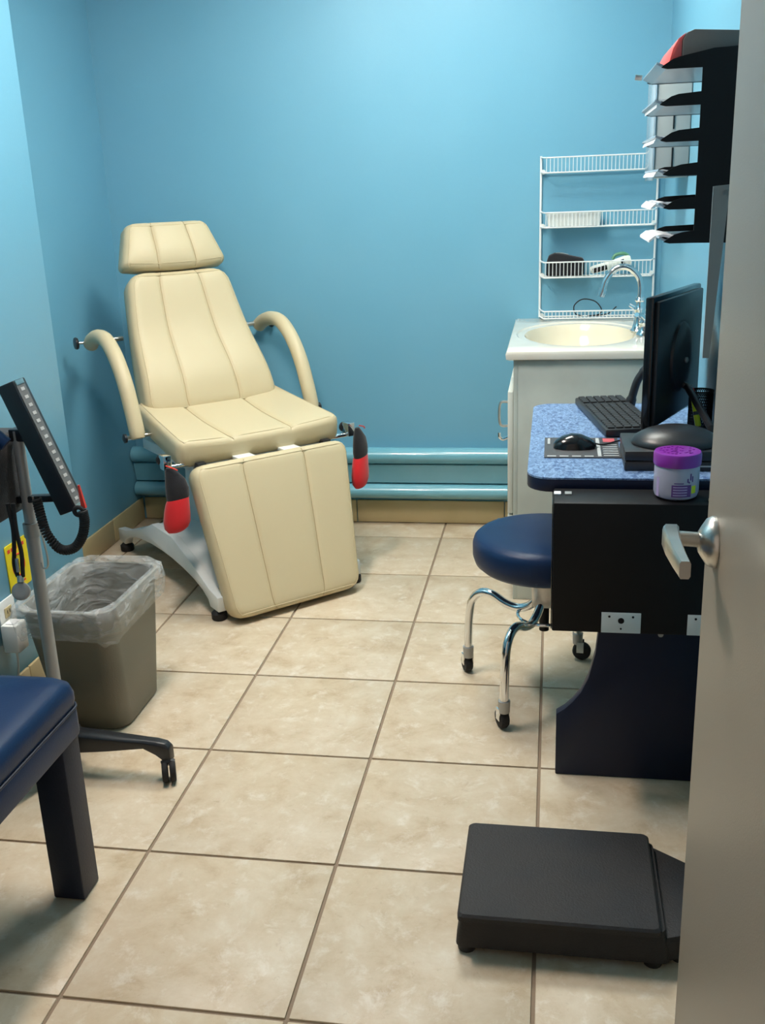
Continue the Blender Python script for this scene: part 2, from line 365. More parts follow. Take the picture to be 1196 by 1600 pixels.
# ------------------------------------------------------------------ exam chair
def cushion(name, parent, o, Vd, N, L, hw, th, rc, re, seams, ofs=None, low=0., m='cream_vinyl', su=.0, groove=.006, sag=0.):
    """o bottom centre of the front surface, Vd length direction, N outward normal, hw(v) half width, th thickness,
    rc plan corner radius, re edge rounding, seams: list of (u at bottom, u at top)"""
    o, Vd, N = V3(o), V3(Vd).normalized(), V3(N).normalized(); U = Vector((1, 0, 0))
    us = sorted(set([-1, -.993, -.978, -.955, -.92, -.87, -.8] + [k/20 for k in range(-15, 16)] + [.8, .87, .92, .955, .978, .993, 1]))
    vs_ = sorted(set([0, .004, .012, .026, .05, .085, .13] + [k/16 for k in range(3, 14)] + [.87, .915, .95, .974, .988, .996, 1]))
    def hwx(v):
        d = min(v, 1-v)*L; h = hw(v)
        if d < rc: h -= rc-math.sqrt(max(rc*rc-(rc-d)**2, 0))
        return h
    def rnd(d): return 0. if d >= re else re*(1-math.sqrt(max(1-(1-d/re)**2, 0)))
    def pt(u, v):
        h = hwx(v); x = u*h; dx = h-abs(x); dv = min(v, 1-v)*L
        z = -rnd(dx)-rnd(dv)*.9
        if ofs: z += ofs(u, v)
        edge = min(1, dx/re)*min(1, dv/re)
        for a, b in seams:
            s_ = (a+(b-a)*v)*hw(v); z -= groove*math.exp(-((x-s_)/.007)**2)*(.35+.65*edge)+.35*groove*math.exp(-((x-s_)/.03)**2)*edge
        yy = v*L
        if sag: yy -= sag*(1-u*u)*(1-v)
        return o+U*x+Vd*yy+N*z
    # denser columns at the seams
    ul = list(us)
    for a, b in seams:
        for d in (-.06, -.035, -.018, -.008, 0, .008, .018, .035, .06): ul.append((a+b)/2+d)
    ul = sorted(set(round(u, 4) for u in ul)); nu, nv = len(ul), len(vs_)
    g = []
    for v in vs_:
        for u in ul:
            uu = u
            for a, b in seams:          # columns follow a slanting seam
                c = (a+b)/2
                if abs(u-c) < .12: uu = u+((a+(b-a)*v)-c)*(1 if abs(u-c) < .065 else (1-(abs(u-c)-.065)/.055))
            g.append(pt(uu, v))
    fs = [(j*nu+i, j*nu+i+1, (j+1)*nu+i+1, (j+1)*nu+i) for j in range(nv-1) for i in range(nu-1)]
    per = [i for i in range(nu)]+[j*nu+nu-1 for j in range(1, nv)]+[(nv-1)*nu+i for i in range(nu-2, -1, -1)]+[j*nu for j in range(nv-2, 0, -1)]
    mb = MB().add(g, fs)
    def off(p, dz, sc):
        q = p-o; n = q.dot(N); base = p-N*n
        cc = o+Vd*(L/2); return cc+(base-cc)*sc-N*dz
    n0 = len(mb.v); np_ = len(per)
    for dz, sc in ((th*.55, 1.0), (th*.86, .995), (th, .95)): mb.v += [off(g[i], dz, sc) for i in per]
    for k in range(np_):
        l = (k+1) % np_
        mb.f.append((per[k], per[l], n0+l, n0+k))
        for q in range(2): mb.f.append((n0+q*np_+k, n0+q*np_+l, n0+(q+1)*np_+l, n0+(q+1)*np_+k))
    mb.f.append(tuple(n0+2*np_+k for k in range(np_)))
    ob = mb.build(name, m, parent, ang=60)
    for a, b in seams:
        pts = [pt(a+(b-a)*v, v)+N*.0006 for v in vs_[2:-2]]
        MB().tube(pts, .0011, 6).build('seam', 'cream_seam', ob)
    # welt piping a little inside the edge
    loop = []
    inset = re*.55
    for k in range(60):
        pass
    pv = [v for v in vs_ if .012 < v < .988]
    def edge_u(v): return 1-inset/hwx(v)
    loop = [pt(edge_u(v), v) for v in pv]+[pt(u, 1-inset/L) for u in [k/8 for k in range(7, -8, -1)]]+[pt(-edge_u(v), v) for v in reversed(pv)]+[pt(u, inset/L) for u in [k/8 for k in range(-7, 8)]]
    MB().tube(loop, .0016, 6, closed=True).build('piping', m, ob)
    return ob

CH = thing('podiatry_chair', 'cream vinyl reclining exam chair with looped arms and hanging leg rest', 'chair', (-.445, 1.786, 0), R(43.2))
ta = R(8)
cushion('seat_cushion', CH, (0, .115, .566), (0, math.cos(ta), math.sin(ta)), (0, -math.sin(ta), math.cos(ta)), .46,
        lambda v: .305-.03*v, .085, .035, .028, [(-.37, -.42), (.37, .42)], lambda u, v: -.016*(1-abs(u)**3)*math.exp(-((v-.55)/.45)**2)+.01*u*u)
Vb = V3((0, .42, .907)).normalized(); Nb = V3((0, -Vb.z, Vb.y))
cushion('backrest', CH, (0, .49, .585), Vb, Nb, .535, lambda v: .262-.052*v-.018*v*v, .085, .055, .034, [(-.40, -.40), (.40, .40)],
        lambda u, v: .028*math.exp(-((v-.22)/.22)**2)*(1-.3*u*u)+.014*u*u*(1-.3*v)-.012*math.exp(-((v-.62)/.25)**2))
Vh = V3((0, .36, .933)).normalized(); Nh = V3((0, -Vh.z, Vh.y))
cushion('headrest', CH, (0, .712, 1.088), Vh, Nh, .165, lambda v: .207-.052*v, .085, .024, .03, [(-.36, -.42), (.36, .42)],
        lambda u, v: .016*math.exp(-((v-.35)/.35)**2)*(1-u*u)+.0, sag=.014)
Vl = V3((0.04, .33, .94)).normalized(); Nl = V3((0, -.94, .33)).normalized()
cushion('leg_rest', CH, (-.022, -.115, .026), Vl, Nl, .51, lambda v: .240+.050*v, .075, .045, .026, [(-.40, -.40), (.40, .40)], groove=.005)
# armrests
for sx in (-1, 1):
    ap = [(sx*.338, .775, .822), (sx*.34, .735, .845), (sx*.34, .665, .862), (sx*.34, .585, .855), (sx*.34, .51, .805), (sx*.34, .45, .728), (sx*.34, .41, .64), (sx*.34, .378, .548)]
    sp = spline(ap, 6)
    rr = [.0265]*len(sp); rr[0] = .018; rr[-1] = .022
    arm = MB().tube(sp, rr, 16).build('armrest', 'cream_vinyl', CH)
    MB().cyl((sx*.22, .765, .835), (sx*.335, .765, .835), .009).build('arm_bracket', 'satin_steel', arm)
    MB().cyl((sx*.365, .765, .835), (sx*.385, .765, .835), .005).build('knob_stem', 'chrome', arm)
    MB().lathe([(.006, 0), (.020, .002), (.022, .007), (.020, .012), (.008, .014)], (sx*.385, .765, .835), (sx, 0, 0), 18).build('knob', 'black_plastic', arm)
    MB().cyl((sx*.26, .40, .55), (sx*.372, .40, .55), .008).build('pivot_bolt', 'chrome', arm)
    MB().lathe([(.006, 0), (.015, .002), (.016, .010), (.008, .014)], (sx*.372, .40, .55), (sx, 0, 0), 14).build('knob', 'black_plastic', arm)
# steel frame under the seat
MB().box(-.255, .255, .135, .17, .455, .492).box(-.255, -.225, .15, .58, .462, .50).box(.225, .255, .15, .58, .462, .50).build('seat_frame', 'white_enamel', CH, bevel=.004)
for x in (-.235, .235): MB().box(x-.016, x+.016, .105, .135, .448, .498).build('hinge_block', 'black_plastic', CH, bevel=.003)
for x in (-.085, .085): MB().box(x-.032, x+.032, .062, .135, .486, .498).build('hinge_plate', 'white_plastic', CH, bevel=.002)
MB().cyl((-.225, .115, .478), (.225, .115, .478), .008, seg=12).build('hinge_rod', 'black_metal', CH)
bk = MB().obox((0, .702, .782), (.15, 0, 0), Vb*.22, Nb*.012)
bk.build('back_plate', 'white_enamel', CH, bevel=.004)
MB().obox((-.05, .8, 1.09), (.012, 0, 0), Vb*.08, Nb*.006).obox((.05, .8, 1.09), (.012, 0, 0), Vb*.08, Nb*.006).build('headrest_bar', 'chrome', CH)
# base with arched side panels
side = [(.885, .035), (.885, .085), (.80, .098), (.62, .15), (.50, .20), (.32, .20), (.16, .15), (.03, .098), (-.035, .085), (-.035, .035), (.03, .035)]
n_arch = 12
for k in range(1, n_arch): 
    a = math.pi*k/n_arch; side.append((.425-.395*math.cos(a), .035+.085*math.sin(a)))
side.append((.82, .035))
for sx in (-1, 1):
    x0, x1 = (-.285, -.255) if sx < 0 else (.238, .262)
    MB().prism(side, x0, x1, lambda u, v, h: (h, u, v)).build('base_side', 'white_enamel', CH, bevel=.003)
    for yy in (-.005, .845):
        MB().lathe([(.024, 0), (.026, .004), (.026, .022), (.014, .034)], (-.27 if sx < 0 else .250, yy, .001), seg=18).build('foot', 'black_rubber', CH)
hull = [(-.255, .03, .09), (.238, .03, .09), (.238, .82, .09), (-.255, .82, .09)]
top = [(-.255, .30, .19), (.238, .30, .19), (.238, .52, .19), (-.255, .52, .19)]
MB().loft([hull, top]).build('base_cover', 'white_enamel', CH, bevel=.004)
MB().loft([[(-.13, .28, .185), (.13, .28, .185), (.13, .54, .185), (-.13, .54, .185)], [(-.11, .24, .47), (.11, .24, .47), (.11, .56, .47), (-.11, .56, .47)]]).build('lift_column', 'white_enamel', CH, bevel=.006)
for sx in (-1, 1):
    cl = MB().box(sx*.345-.014, sx*.345+.014, .118, .158, .490, .538).build('stirrup_clamp', 'chrome', CH, bevel=.003)
    MB().cyl((sx*.25, .138, .495), (sx*.335, .138, .495), .008).build('clamp_rod', 'chrome', cl)
    MB().lathe([(.006, 0), (.018, .002), (.019, .012), (.008, .016)], (sx*.345, .160, .516), (0, 1, 0), 14).build('clamp_knob', 'black_plastic', cl)
# fabric stirrup covers hanging at both sides
def stirrup(loc, rz, sc, label):
    t = thing('stirrup_cover', label, 'stirrup cover', loc, rz, 'stirrup covers hanging on the exam chair')
    def shell(prof, m, name, fl_=.62, sh_=False):
        rings = []
        for r, z, ox in prof: rings.append([((r*math.cos(2*math.pi*k/20)+ox)*sc, r*fl_*math.sin(2*math.pi*k/20)*sc, z*sc) for k in range(20)])
        rings = [[(p[0], p[1], p[2]+(.28*p[0] if sh_ else 0)) for p in r_] for r_ in rings]
        return MB().loft(rings).build(name, m, t)
    shell([(.012, 0, -.012), (.020, -.012, -.008), (.034, -.04, .004), (.040, -.072, .008), (.040, -.10, .007), (.033, -.13, .004)], 'black_fabric', 'sleeve')
    shell([(.034, -.104, .006), (.041, -.118, .004), (.045, -.145, .0), (.048, -.178, -.003), (.046, -.205, -.003), (.036, -.222, -.002), (.018, -.230, 0)], 'red_fabric', 'foot_pocket', sh_=True)
    MB().tube(spline([(-.022*sc, -.014*sc, .012*sc), (0, -.022*sc, .004*sc), (.016*sc, -.018*sc, -.006*sc)], 5), .0022, 6).build('strap', 'red_print', t)
    return t
cw, sw = math.cos(R(43.2)), math.sin(R(43.2))
def chl(x, y, z): return (-.445+x*cw-y*sw, 1.786+x*sw+y*cw, z)
stirrup(chl(-.345, .080, .508), R(20), .92, 'black and red stirrup cover hanging beside the wastebasket side of the chair')
stirrup(chl(.352, .082, .528), R(75), .93, 'black and red stirrup cover hanging on the chair side towards the sink cabinet')

# ------------------------------------------------------------------ sink cabinet
VX0, VX1, VY0, VY1, VZ = .280, XR-.003, 1.815, YB-.003, .830
vn = thing('sink_cabinet', 'pale grey sink base cabinet with white drawer fronts below the marble top', 'cabinet', (.55, 2.2, 0))
MB().box(.318, VX1, VY0+.018, VY0+.036, .001, .797).build('side_panel', 'cabinet_grey', vn, bevel=.001, W=True)
MB().box(.318, VX1, VY1-.018, VY1, .001, .797).build('side_panel', 'cabinet_grey', vn, bevel=.001, W=True)
MB().box(VX1-.012, VX1, VY0+.037, VY1-.019, .001, .68).build('back_panel', 'cabinet_grey', vn, W=True)
MB().box(.318, VX1-.013, VY0+.037, VY1-.019, .075, .093).box(.36, .378, VY0+.037, VY1-.019, .001, .074).build('bottom_shelf', 'cabinet_grey', vn, W=True)
MB().box(.304, .318, VY0+.04, VY1, .70, .797).build('apron_rail', 'cabinet_white', vn, bevel=.001, W=True)
MB().box(.304, .318, VY0+.018, VY0+.04, .001, .797).build('corner_stile', 'cabinet_grey', vn, bevel=.001, W=True)
def front(y0, y1, z0, z1, name):
    return MB().box(.286, .3035, y0, y1, z0, z1).build(name, 'cabinet_white', vn, bevel=.004, W=True)
fy = [(VY0+.020, 2.08), (2.085, 2.34), (2.345, 2.60)]
for k, (y0, y1) in enumerate(fy):
    d1 = front(y0, y1, .30, .70, 'door'); d2 = front(y0, y1, .08, .293, 'drawer')
    ym = (y0+y1)/2-.06
    if k == 0:
        MB().tube(spline([(.286, y0+.05, .658), (.262, y0+.05, .655), (.257, y0+.05, .62), (.262, y0+.05, .583), (.286, y0+.05, .580)], 5), .0042, 8).build('pull', 'satin_steel', d1, W=True)
        MB().tube(spline([(.286, y0+.06, .540), (.268, y0+.06, .533), (.258, y0+.06, .540), (.256, y0+.06, .555)], 5), .005, 8).build('hook', 'chrome', d1, W=True)
        MB().tube(spline([(.286, y0+.06, .235), (.268, y0+.06, .238), (.258, y0+.06, .248), (.254, y0+.06, .262)], 5), .005, 8).build('hook', 'chrome', d2, W=True)
# counter with an oval moulded basin
ct = thing('marble_sink', 'off-white cultured marble sink top with moulded oval basin', 'sink', (.55, 2.2, VZ))
bc, ba, bb_ = (.512, 2.20), .185, .265                # centre, half x, half y of the basin
def ov(a, b, z, n=48): return [(bc[0]+a*math.cos(2*math.pi*k/n), bc[1]+b*math.sin(2*math.pi*k/n), z) for k in range(n)]
def rc_ring(x0, x1, y0, y1, z, n=48):
    out = []
    for k in range(n):
        a = 2*math.pi*k/n; c, s_ = math.cos(a), math.sin(a)
        tx = ((x1-bc[0]) if c > 0 else (bc[0]-x0))/max(abs(c), 1e-6); ty = ((y1-bc[1]) if s_ > 0 else (bc[1]-y0))/max(abs(s_), 1e-6)
        t = min(tx, ty); out.append([bc[0]+c*t, bc[1]+s_*t, z])
    for cx, cy in ((x0, y0), (x0, y1), (x1, y0), (x1, y1)):   # snap the nearest points to the corners
        i = min(range(n), key=lambda q: (out[q][0]-cx)**2+(out[q][1]-cy)**2); out[i][0] = cx; out[i][1] = cy
    return [tuple(p) for p in out]
slab = MB().loft([rc_ring(VX0+.012, VX1, VY0+.012, VY1, VZ-.031), rc_ring(VX0+.002, VX1, VY0+.002, VY1, VZ-.027), rc_ring(VX0, VX1, VY0, VY1, VZ-.010), rc_ring(VX0+.003, VX1, VY0+.003, VY1, VZ-.003),
                  rc_ring(VX0+.010, VX1-.006, VY0+.010, VY1-.006, VZ), ov(ba+.028, bb_+.036, VZ), ov(ba+.022, bb_+.03, VZ-.004), ov(ba, bb_, VZ-.005)], cap0=False, cap1=False)
slab.build('counter_slab', 'cultured_marble', ct, W=True, ang=30)
MB().loft([ov(ba, bb_, VZ-.005), ov(ba*.975, bb_*.975, VZ-.012), ov(ba*.93, bb_*.93, VZ-.035), ov(ba*.84, bb_*.84, VZ-.075), ov(ba*.66, bb_*.66, VZ-.11), ov(ba*.35, bb_*.35, VZ-.128), ov(ba*.1, bb_*.08, VZ-.132)], cap0=False).build('basin', 'basin_cream', ct, W=True, ang=80)
MB().lathe([(.0, .002), (.018, .003), (.021, 0)], (bc[0], bc[1], VZ-.132), seg=20, cap=False).build('drain', 'chrome', ct, W=True)
# faucet
FX, FY = .708, 2.20
fc = thing('gooseneck_faucet', 'chrome gooseneck faucet standing behind the sink basin', 'faucet', (FX, FY, VZ))
MB().lathe([(.030, 0), (.030, .006), (.024, .012), (.019, .03), (.016, .06), (.019, .075), (.014, .083), (.014, .10), (.018, .105), (.014, .115)], (FX, FY, VZ)).build('body', 'chrome', fc, W=True)
gp = [(FX, FY, VZ+.11), (FX, FY, VZ+.15), (FX-.010, FY, VZ+.184), (FX-.042, FY, VZ+.212), (FX-.080, FY, VZ+.210), (FX-.110, FY, VZ+.18), (FX-.124, FY, VZ+.138)]
MB().tube(spline(gp, 7), .0105, 14).build('spout', 'chrome', fc, W=True)
MB().cyl((FX-.122, FY, VZ+.144), (FX-.130, FY, VZ+.120), .0135, .0125).build('aerator', 'chrome', fc, W=True)
for sy in (-1, 1):
    hb = MB().lathe([(.026, 0), (.026, .006), (.020, .014), (.016, .032), (.019, .042), (.013, .05)], (FX+.01, FY+sy*.085, VZ), seg=24).build('handle_base', 'chrome', fc, W=True)
    MB().tube(spline([(FX+.012, FY+sy*.085, VZ+.048), (FX-.005, FY+sy*.105, VZ+.066), (FX-.02, FY+sy*.135, VZ+.074)], 5), [.0085]*6+[.0075]*5, 10).build('lever', 'chrome', hb, W=True)

# ------------------------------------------------------------------ wire rack on the back wall
rk = thing('wire_rack', 'white four-tier wire spice rack screwed to the blue back wall', 'rack', (.58, YB, .8))
RX0, RX1, RY = .372, .787, 2.550
for x in (RX0, RX1):
    MB().cyl((x, YB-.008, .834), (x, YB-.008, 1.412), .0042, seg=8).build('upright', 'wire_white', rk, W=True)
for zt, zb in ((1.404, 1.353), (1.215, 1.163), (1.040, .985), (.862, .836)):
    mb = MB(); w = .0028
    for z, yy in ((zt, RY), (zb, RY)):
        mb.tube(spline([(RX0, YB-.008, z+.003), (RX0+.004, YB-.03, z+.002), (RX0+.016, yy, z), (RX0+.03, yy-.002, z)], 4)+[V3((RX1-.03, yy-.002, z))]+spline([(RX1-.016, yy, z), (RX1-.004, YB-.03, z+.002), (RX1, YB-.008, z+.003)], 4), w, 6)
    mb.tube([(RX0, YB-.008, zb), (RX1, YB-.008, zb)], w, 6)
    n = 28
    for k in range(n+1):
        x = RX0+.02+(RX1-RX0-.04)*k/n
        mb.tube([(x, RY-.002, zt), (x, RY-.002, zb+.004), (x, RY+.004, zb), (x, YB-.008, zb)], .0014, 5)
    mb.build('tier', 'wire_white', rk, W=True)
    for x in (RX0, RX1):
        MB().cyl((x+(.008 if x == RX0 else -.008), YB-.001, zb+.004), (x+(.008 if x == RX0 else -.008), YB-.016, zb+.004), .0085, seg=12).build('wall_clip', 'white_plastic', rk, W=True)
# things on the rack
wb = MB()
outer = lambda z, g: [(p[0], p[1], z) for p in rrect(.394-g, .590+g, RY+.006-g, YB-.020+g, .006, 3)]
wb.loft([outer(1.1665, -.004), outer(1.205, .0), outer(1.2165, .001), outer(1.2165, -.003), outer(1.172, -.007)], True, True)
bx = wb.build('plastic_bin', 'white_plastic', None, ang=45); tag(bx, 'white shallow plastic bin on the second wire tier', 'bin')
bc2 = thing('glasses_case', 'black rounded soft case on the third wire tier', 'case', (.46, 2.58, .99))
poly = [(.395, .990), (.532, .990), (.534, 1.040), (.528, 1.052), (.49, 1.060), (.455, 1.068), (.425, 1.072), (.404, 1.064), (.396, 1.040)]
MB().prism(poly, RY+.006, YB-.018, lambda u, v, h: (u, h, v)).build('case_body', 'black_fabric', bc2, bevel=.007, seg=3, W=True)
MB().tube(spline([(.43, RY+.012, 1.0728), (.45, RY+.012, 1.0722), (.475, RY+.012, 1.0672)], 4), .0022, 6).build('zip_pull', 'chrome', bc2, W=True)
dv = thing('handheld_thermometer', 'white handheld thermometer with black grip leaning on the third wire tier', 'thermometer', (.63, 2.58, .99))
d0, d1 = V3((.556, 2.574, 1.006)), V3((.70, 2.574, 1.042)); dd = (d1-d0).normalized(); dn = V3((-dd.z, 0, dd.x))
rings = []
for k, (t, hh) in enumerate(((0, .010), (.05, .014), (.3, .0155), (.6, .016), (.8, .019), (.95, .020), (1, .013))):
    p = d0+(d1-d0)*t; rings.append([p+dn*(hh*math.cos(2*math.pi*i/14))+V3((0, .014, 0))*math.sin(2*math.pi*i/14) for i in range(14)])
MB().loft(rings).build('shell', 'device_white', dv, W=True)
MB().obox(d0+dd*.034-V3((0, .0135, 0))-dn*.003, dd*.026, (0, .003, 0), dn*.0085).build('grip', 'black_rubber', dv, bevel=.002, W=True)
MB().obox(d0+dd*.118-V3((0, .0135, 0)), dd*.006, (0, .003, 0), dn*.010).build('display', 'black_gloss', dv, bevel=.001, W=True)
MB().tube(spline([d0+dd*.085+dn*.018, d0+dd*.10+dn*.030, d0+dd*.128+dn*.028, d0+dd*.142+dn*.016], 5), .006, 8).build('cap', 'green_plastic', dv, W=True)
cb = MB().tube(spline([(.53, 2.575, .841), (.505, 2.572, .850), (.50, 2.57, .88), (.53, 2.568, .903), (.575, 2.568, .895), (.60, 2.57, .865), (.59, 2.572, .846), (.55, 2.575, .841), (.62, 2.58, .846), (.655, 2.585, .872)], 6), .0022, 6).build('cable_loop', 'black_rubber')
tag(cb, 'thin dark looped cable lying in the lowest wire tier', 'cable')

# ------------------------------------------------------------------ wall dispenser and paper tray organiser on the right wall
dp = thing('towel_dispenser', 'grey wall dispenser with slotted side behind the paper trays', 'dispenser', (.77, 2.0, 1.3))
MB().box(.712, XR-.001, 1.945, 2.165, 1.318, 1.625).build('housing', 'dispenser_grey', dp, bevel=.006, W=True)
MB().box(.704, .7115, 1.94, 2.17, 1.312, 1.63).build('front_cover', 'dispenser_side', dp, bevel=.003, W=True)
for z in (1.482, 1.375): MB().box(.760, .765, 1.9425, 1.9455, z-.028, z+.028).build('slot', 'black_gloss', dp, W=True)

TY0, TY1 = .95, 1.285
tr = thing('paper_tray_rack', 'black wall-mounted rack of six paper trays beside the door', 'tray rack', (.75, 1.1, 1.17))
levels = [1.533, 1.464, 1.396, 1.330, 1.264, 1.196]
tip = [.628, .628, .632, .640, .644, .648]
for yy, nm in ((TY0, 'end_plate'), (TY1-.004, 'end_plate')):
    xs = .708 if yy == TY0 else .785
    poly = [(XR-.002, 1.183), ]
    for z, tx in reversed(list(zip(levels, tip))):
        poly += [(xs, z-.011), (tx+.012, z-.011), (tx, z-.008), (tx+.004, z-.004), (tx+.022, z+.007), (tx+.036, z+.011), (xs, z+.014)]
    poly = poly[:-1]+[(xs+.02, levels[0]+.023), (XR-.002, levels[0]+.026)]
    # mirror in order: up the toothed edge, then down along the wall
    MB().prism(poly, yy, yy+.004, lambda u, v, h: (u, h, v)).build(nm, 'black_metal', tr, W=True, smooth=False)
MB().box(XR-.006, XR-.002, TY0+.0045, TY1-.0045, 1.183, 1.554).build('back_plate', 'black_metal', tr, W=True)
for z, tx in zip(levels, tip):
    MB().box(tx+.01, XR-.006, TY0+.004, TY1-.004, z-.010, z-.006).build('shelf', 'tray_bounce_lit', tr, W=True)
    MB().obox((tx+.001, (TY0+TY1)/2, z-.0035), (.010, 0, -.005), (0, (TY1-TY0)/2-.004, 0), (.001, 0, .002)).build('lip', 'tray_bounce_lit', tr, W=True)
MB().cyl((.6, TY1-.02, 1.538), (.615, TY1-.02, 1.536), .006, seg=10).build('shelf_pin', 'satin_steel', tr, W=True)
# papers sticking out of the trays
for k, (z, tx, out) in enumerate([(1.464, .628, .004), (1.396, .632, .010), (1.330, .640, .014), (1.264, .644, .020), (1.196, .648, .024)]):
    n = ['second', 'third', 'fourth', 'fifth', 'bottom'][k]
    p = MB(); th = [.004, .002, .003, .004, .005][k]; y0, y1 = TY0+.02+.01*k, TY1-.03
    top_ = z-.0052
    prof = [(XR-.05, top_), (tx+.03, top_), (tx+.005, top_+.0055), (tx-out*.5, top_+.003), (tx-out, top_-.006)]
    poly = prof+[(u, v+th) for u, v in reversed(prof)]
    p.prism(poly, y0, y1, lambda u, v, h: (u, h, v))
    tag(p.build('paper_stack', 'paper_white'), 'white papers lying in the %s paper tray' % (n if n != 'bottom' else 'lowest'), 'paper')
bd = thing('binder', 'dark binder with red front edge in the top paper tray', 'binder', (.73, 1.1, 1.54))
poly = [(.668, 1.531), (XR-.012, 1.531), (XR-.012, 1.585), (.690, 1.593), (.676, 1.588), (.668, 1.575)]
MB().prism(poly, TY0+.008, TY1-.03, lambda u, v, h: (u, h, v)).build('cover', 'folder_dark', bd, bevel=.003, W=True)
poly = [(.643, 1.5335), (.667, 1.532), (.667, 1.573), (.6748, 1.5885), (.660, 1.578), (.650, 1.560)]
MB().prism(poly, TY0+.010, TY1-.032, lambda u, v, h: (u, h, v)).build('red_spine', 'folder_red', bd, bevel=.001, W=True)

# ------------------------------------------------------------------ desk
DX0, DX1, DY0, DY1, DZ = .372, XR-.003, .795, 1.565, .718
dk = thing('wall_desk', 'narrow desk with speckled blue laminate top and dark blue end panel', 'desk', (.6, 1.18, 0))
pts = rrect(DX0, DX1, DY0, DY1, .055, 6)
pts = [p for p in pts if not (p[0] > DX1-.054 and (p[1] > DY1-.054 or p[1] < DY0+.054))]
pts = [(DX1, DY1)]+pts+[(DX1, DY0)]
MB().prism(pts, DZ-.004, DZ, lambda u, v, h: (u, v, h)).build('desktop', 'blue_laminate', dk, W=True)
MB().prism(pts, DZ-.032, DZ-.004, lambda u, v, h: (u, v, h)).build('edge_band', 'navy_laminate', dk, bevel=.002, W=True)
pan = [(.443, .001), (XR-.003, .001), (XR-.003, .685), (.50, .685), (.500, .45), (.532, .42), (.531, .36), (.527, .315), (.513, .252), (.497, .215), (.479, .19), (.462, .172), (.443, .158)]
MB().prism(pan, .790, .815, lambda u, v, h: (u, h, v)).build('end_panel', 'navy_laminate', dk, bevel=.002, W=True)
MB().box(.74, XR-.003, 1.525, 1.550, .40, .685).build('wall_bracket', 'navy_laminate', dk, bevel=.002, W=True)
MB().cyl((.665, .7895, .366), (.665, .786, .366), .006, seg=10).build('bolt', 'grey_metal', dk, W=True)
# slim computer mounted at the desk end
cp = thing('computer_case', 'flat black computer case mounted on the near end of the desk', 'computer', (.6, .72, .41))
MB().box(.429, XR-.004, .680, .786, .414, .698).build('case', 'black_metal', cp, bevel=.004, W=True)
MB().box(.4265, .4285, .684, .78, .418, .694).build('front_bezel', 'black_gloss', cp, bevel=.0008, W=True)
for x, m_ in ((.437, 'paper_white'), (.459, 'grey_metal')):
    MB().box(x-.007, x+.007, .735, .755, .6981, .7006).build('label_sticker', m_, cp, W=True)
MB().lathe([(.0085, 0), (.0085, .004), (.004, .006)], (.742, .705, .6985), seg=14).build('thumb_screw', 'satin_steel', cp, W=True)
for x in (.571, .744):
    br = MB().box(x-.040, x+.040, .6770, .6795, .4165, .462).build('mounting_bracket', 'white_enamel', cp, bevel=.0008, W=True)
    for dx_, dz_, r_ in ((0, .006, .0065), (-.024, .015, .0025), (.024, .015, .0025), (0, -.012, .002)):
        MB().cyl((x+dx_, .6772, .4385+dz_), (x+dx_, .6758, .4385+dz_), r_, seg=12).build('screw', 'black_metal', br, W=True)
# jar of wipes on the computer
jr = thing('wipes_jar', 'round frosted jar with purple lid on the black computer case', 'jar', (.674, .738, .6985))
JC = (.674, .738)
MB().lathe([(.036, 0), (.042, .004), (.0445, .012), (.0445, .060), (.0435, .072), (.040, .076)], (*JC, .699), seg=40).build('jar_body', 'jar_plastic', jr, W=True)
lid = MB().lathe([(.0462, .068), (.0470, .071), (.0470, .090), (.0450, .094), (.036, .0955)], (*JC, .699), seg=40).build('lid', 'purple_plastic', jr, W=True)
random.seed(3)
em = MB()
for k in range(46):
    a = random.uniform(0, 6.283); r_ = .034*math.sqrt(random.random())
    em.obox((JC[0]+r_*math.cos(a), JC[1]+r_*math.sin(a), .7948), (.0022, 0, 0), (0, .0012, 0), (0, 0, .0006))
em.build('embossing', 'purple_plastic', lid, W=True)
def patch(a0, a1, z0, z1, r, m, name, par, c=JC, n=8):
    g = []; 
    for z in (z0, z1):
        for k in range(n+1):
            a = R(a0+(a1-a0)*k/n); g.append((c[0]+r*math.cos(a), c[1]+r*math.sin(a), z))
    f = [(k, k+1, n+2+k, n+1+k) for k in range(n)]
    return MB().add(g, f).build(name, m, par, W=True)
lb = patch(252, 303, .708, .733, .0447, 'purple_print', 'label_block', jr)
for z in (.711, .7165, .722, .7275): patch(256, 292, z, z+.0022, .0449, 'lilac_print', 'label_line', lb)
patch(258, 282, .7355, .7375, .0447, 'purple_print', 'label_line', jr)
for a, z0, z1 in ((291, .738, .746), (299, .742, .756), (305, .738, .750), (295, .736, .740)): patch(a, a+4, z0, z1, .0447, 'purple_print', 'petal', jr)
patch(305, 320, .714, .730, .0447, 'yellow_plastic', 'flower_centre', jr)
patch(205, 216, .705, .745, .0447, 'lilac_print', 'side_print', jr)

# small black computer box with monitor on it
pc = thing('mini_computer', 'flat black box under the monitor foot', 'computer', (.69, .95, DZ))
MB().box(.579, .80, .853, 1.03, DZ+.001, DZ+.020).build('lower_half', 'black_plastic', pc, bevel=.002, W=True)
MB().box(.579, .80, .855, 1.028, DZ+.023, DZ+.043).build('upper_half', 'black_plastic', pc, bevel=.002, W=True)
MB().box(.583, .796, .858, 1.024, DZ+.019, DZ+.024).build('gap_band', 'black_gloss', pc, W=True)
MB().box(.66, .78, .8518, .8528, DZ+.010, DZ+.013).build('trim_strip', 'grey_metal', pc, W=True)
mn = thing('computer_monitor', 'black flat monitor turned with its back and oval mount showing', 'monitor', (.69, .95, DZ+.044))
m0, m1 = V3((.640, 1.045, 0)), V3((.784, 1.370, 0)); md = (m1-m0).normalized(); mnb = V3((md.y, -md.x, 0))   # back normal
mc = (m0+m1)/2; hw_ = (m1-m0).length/2
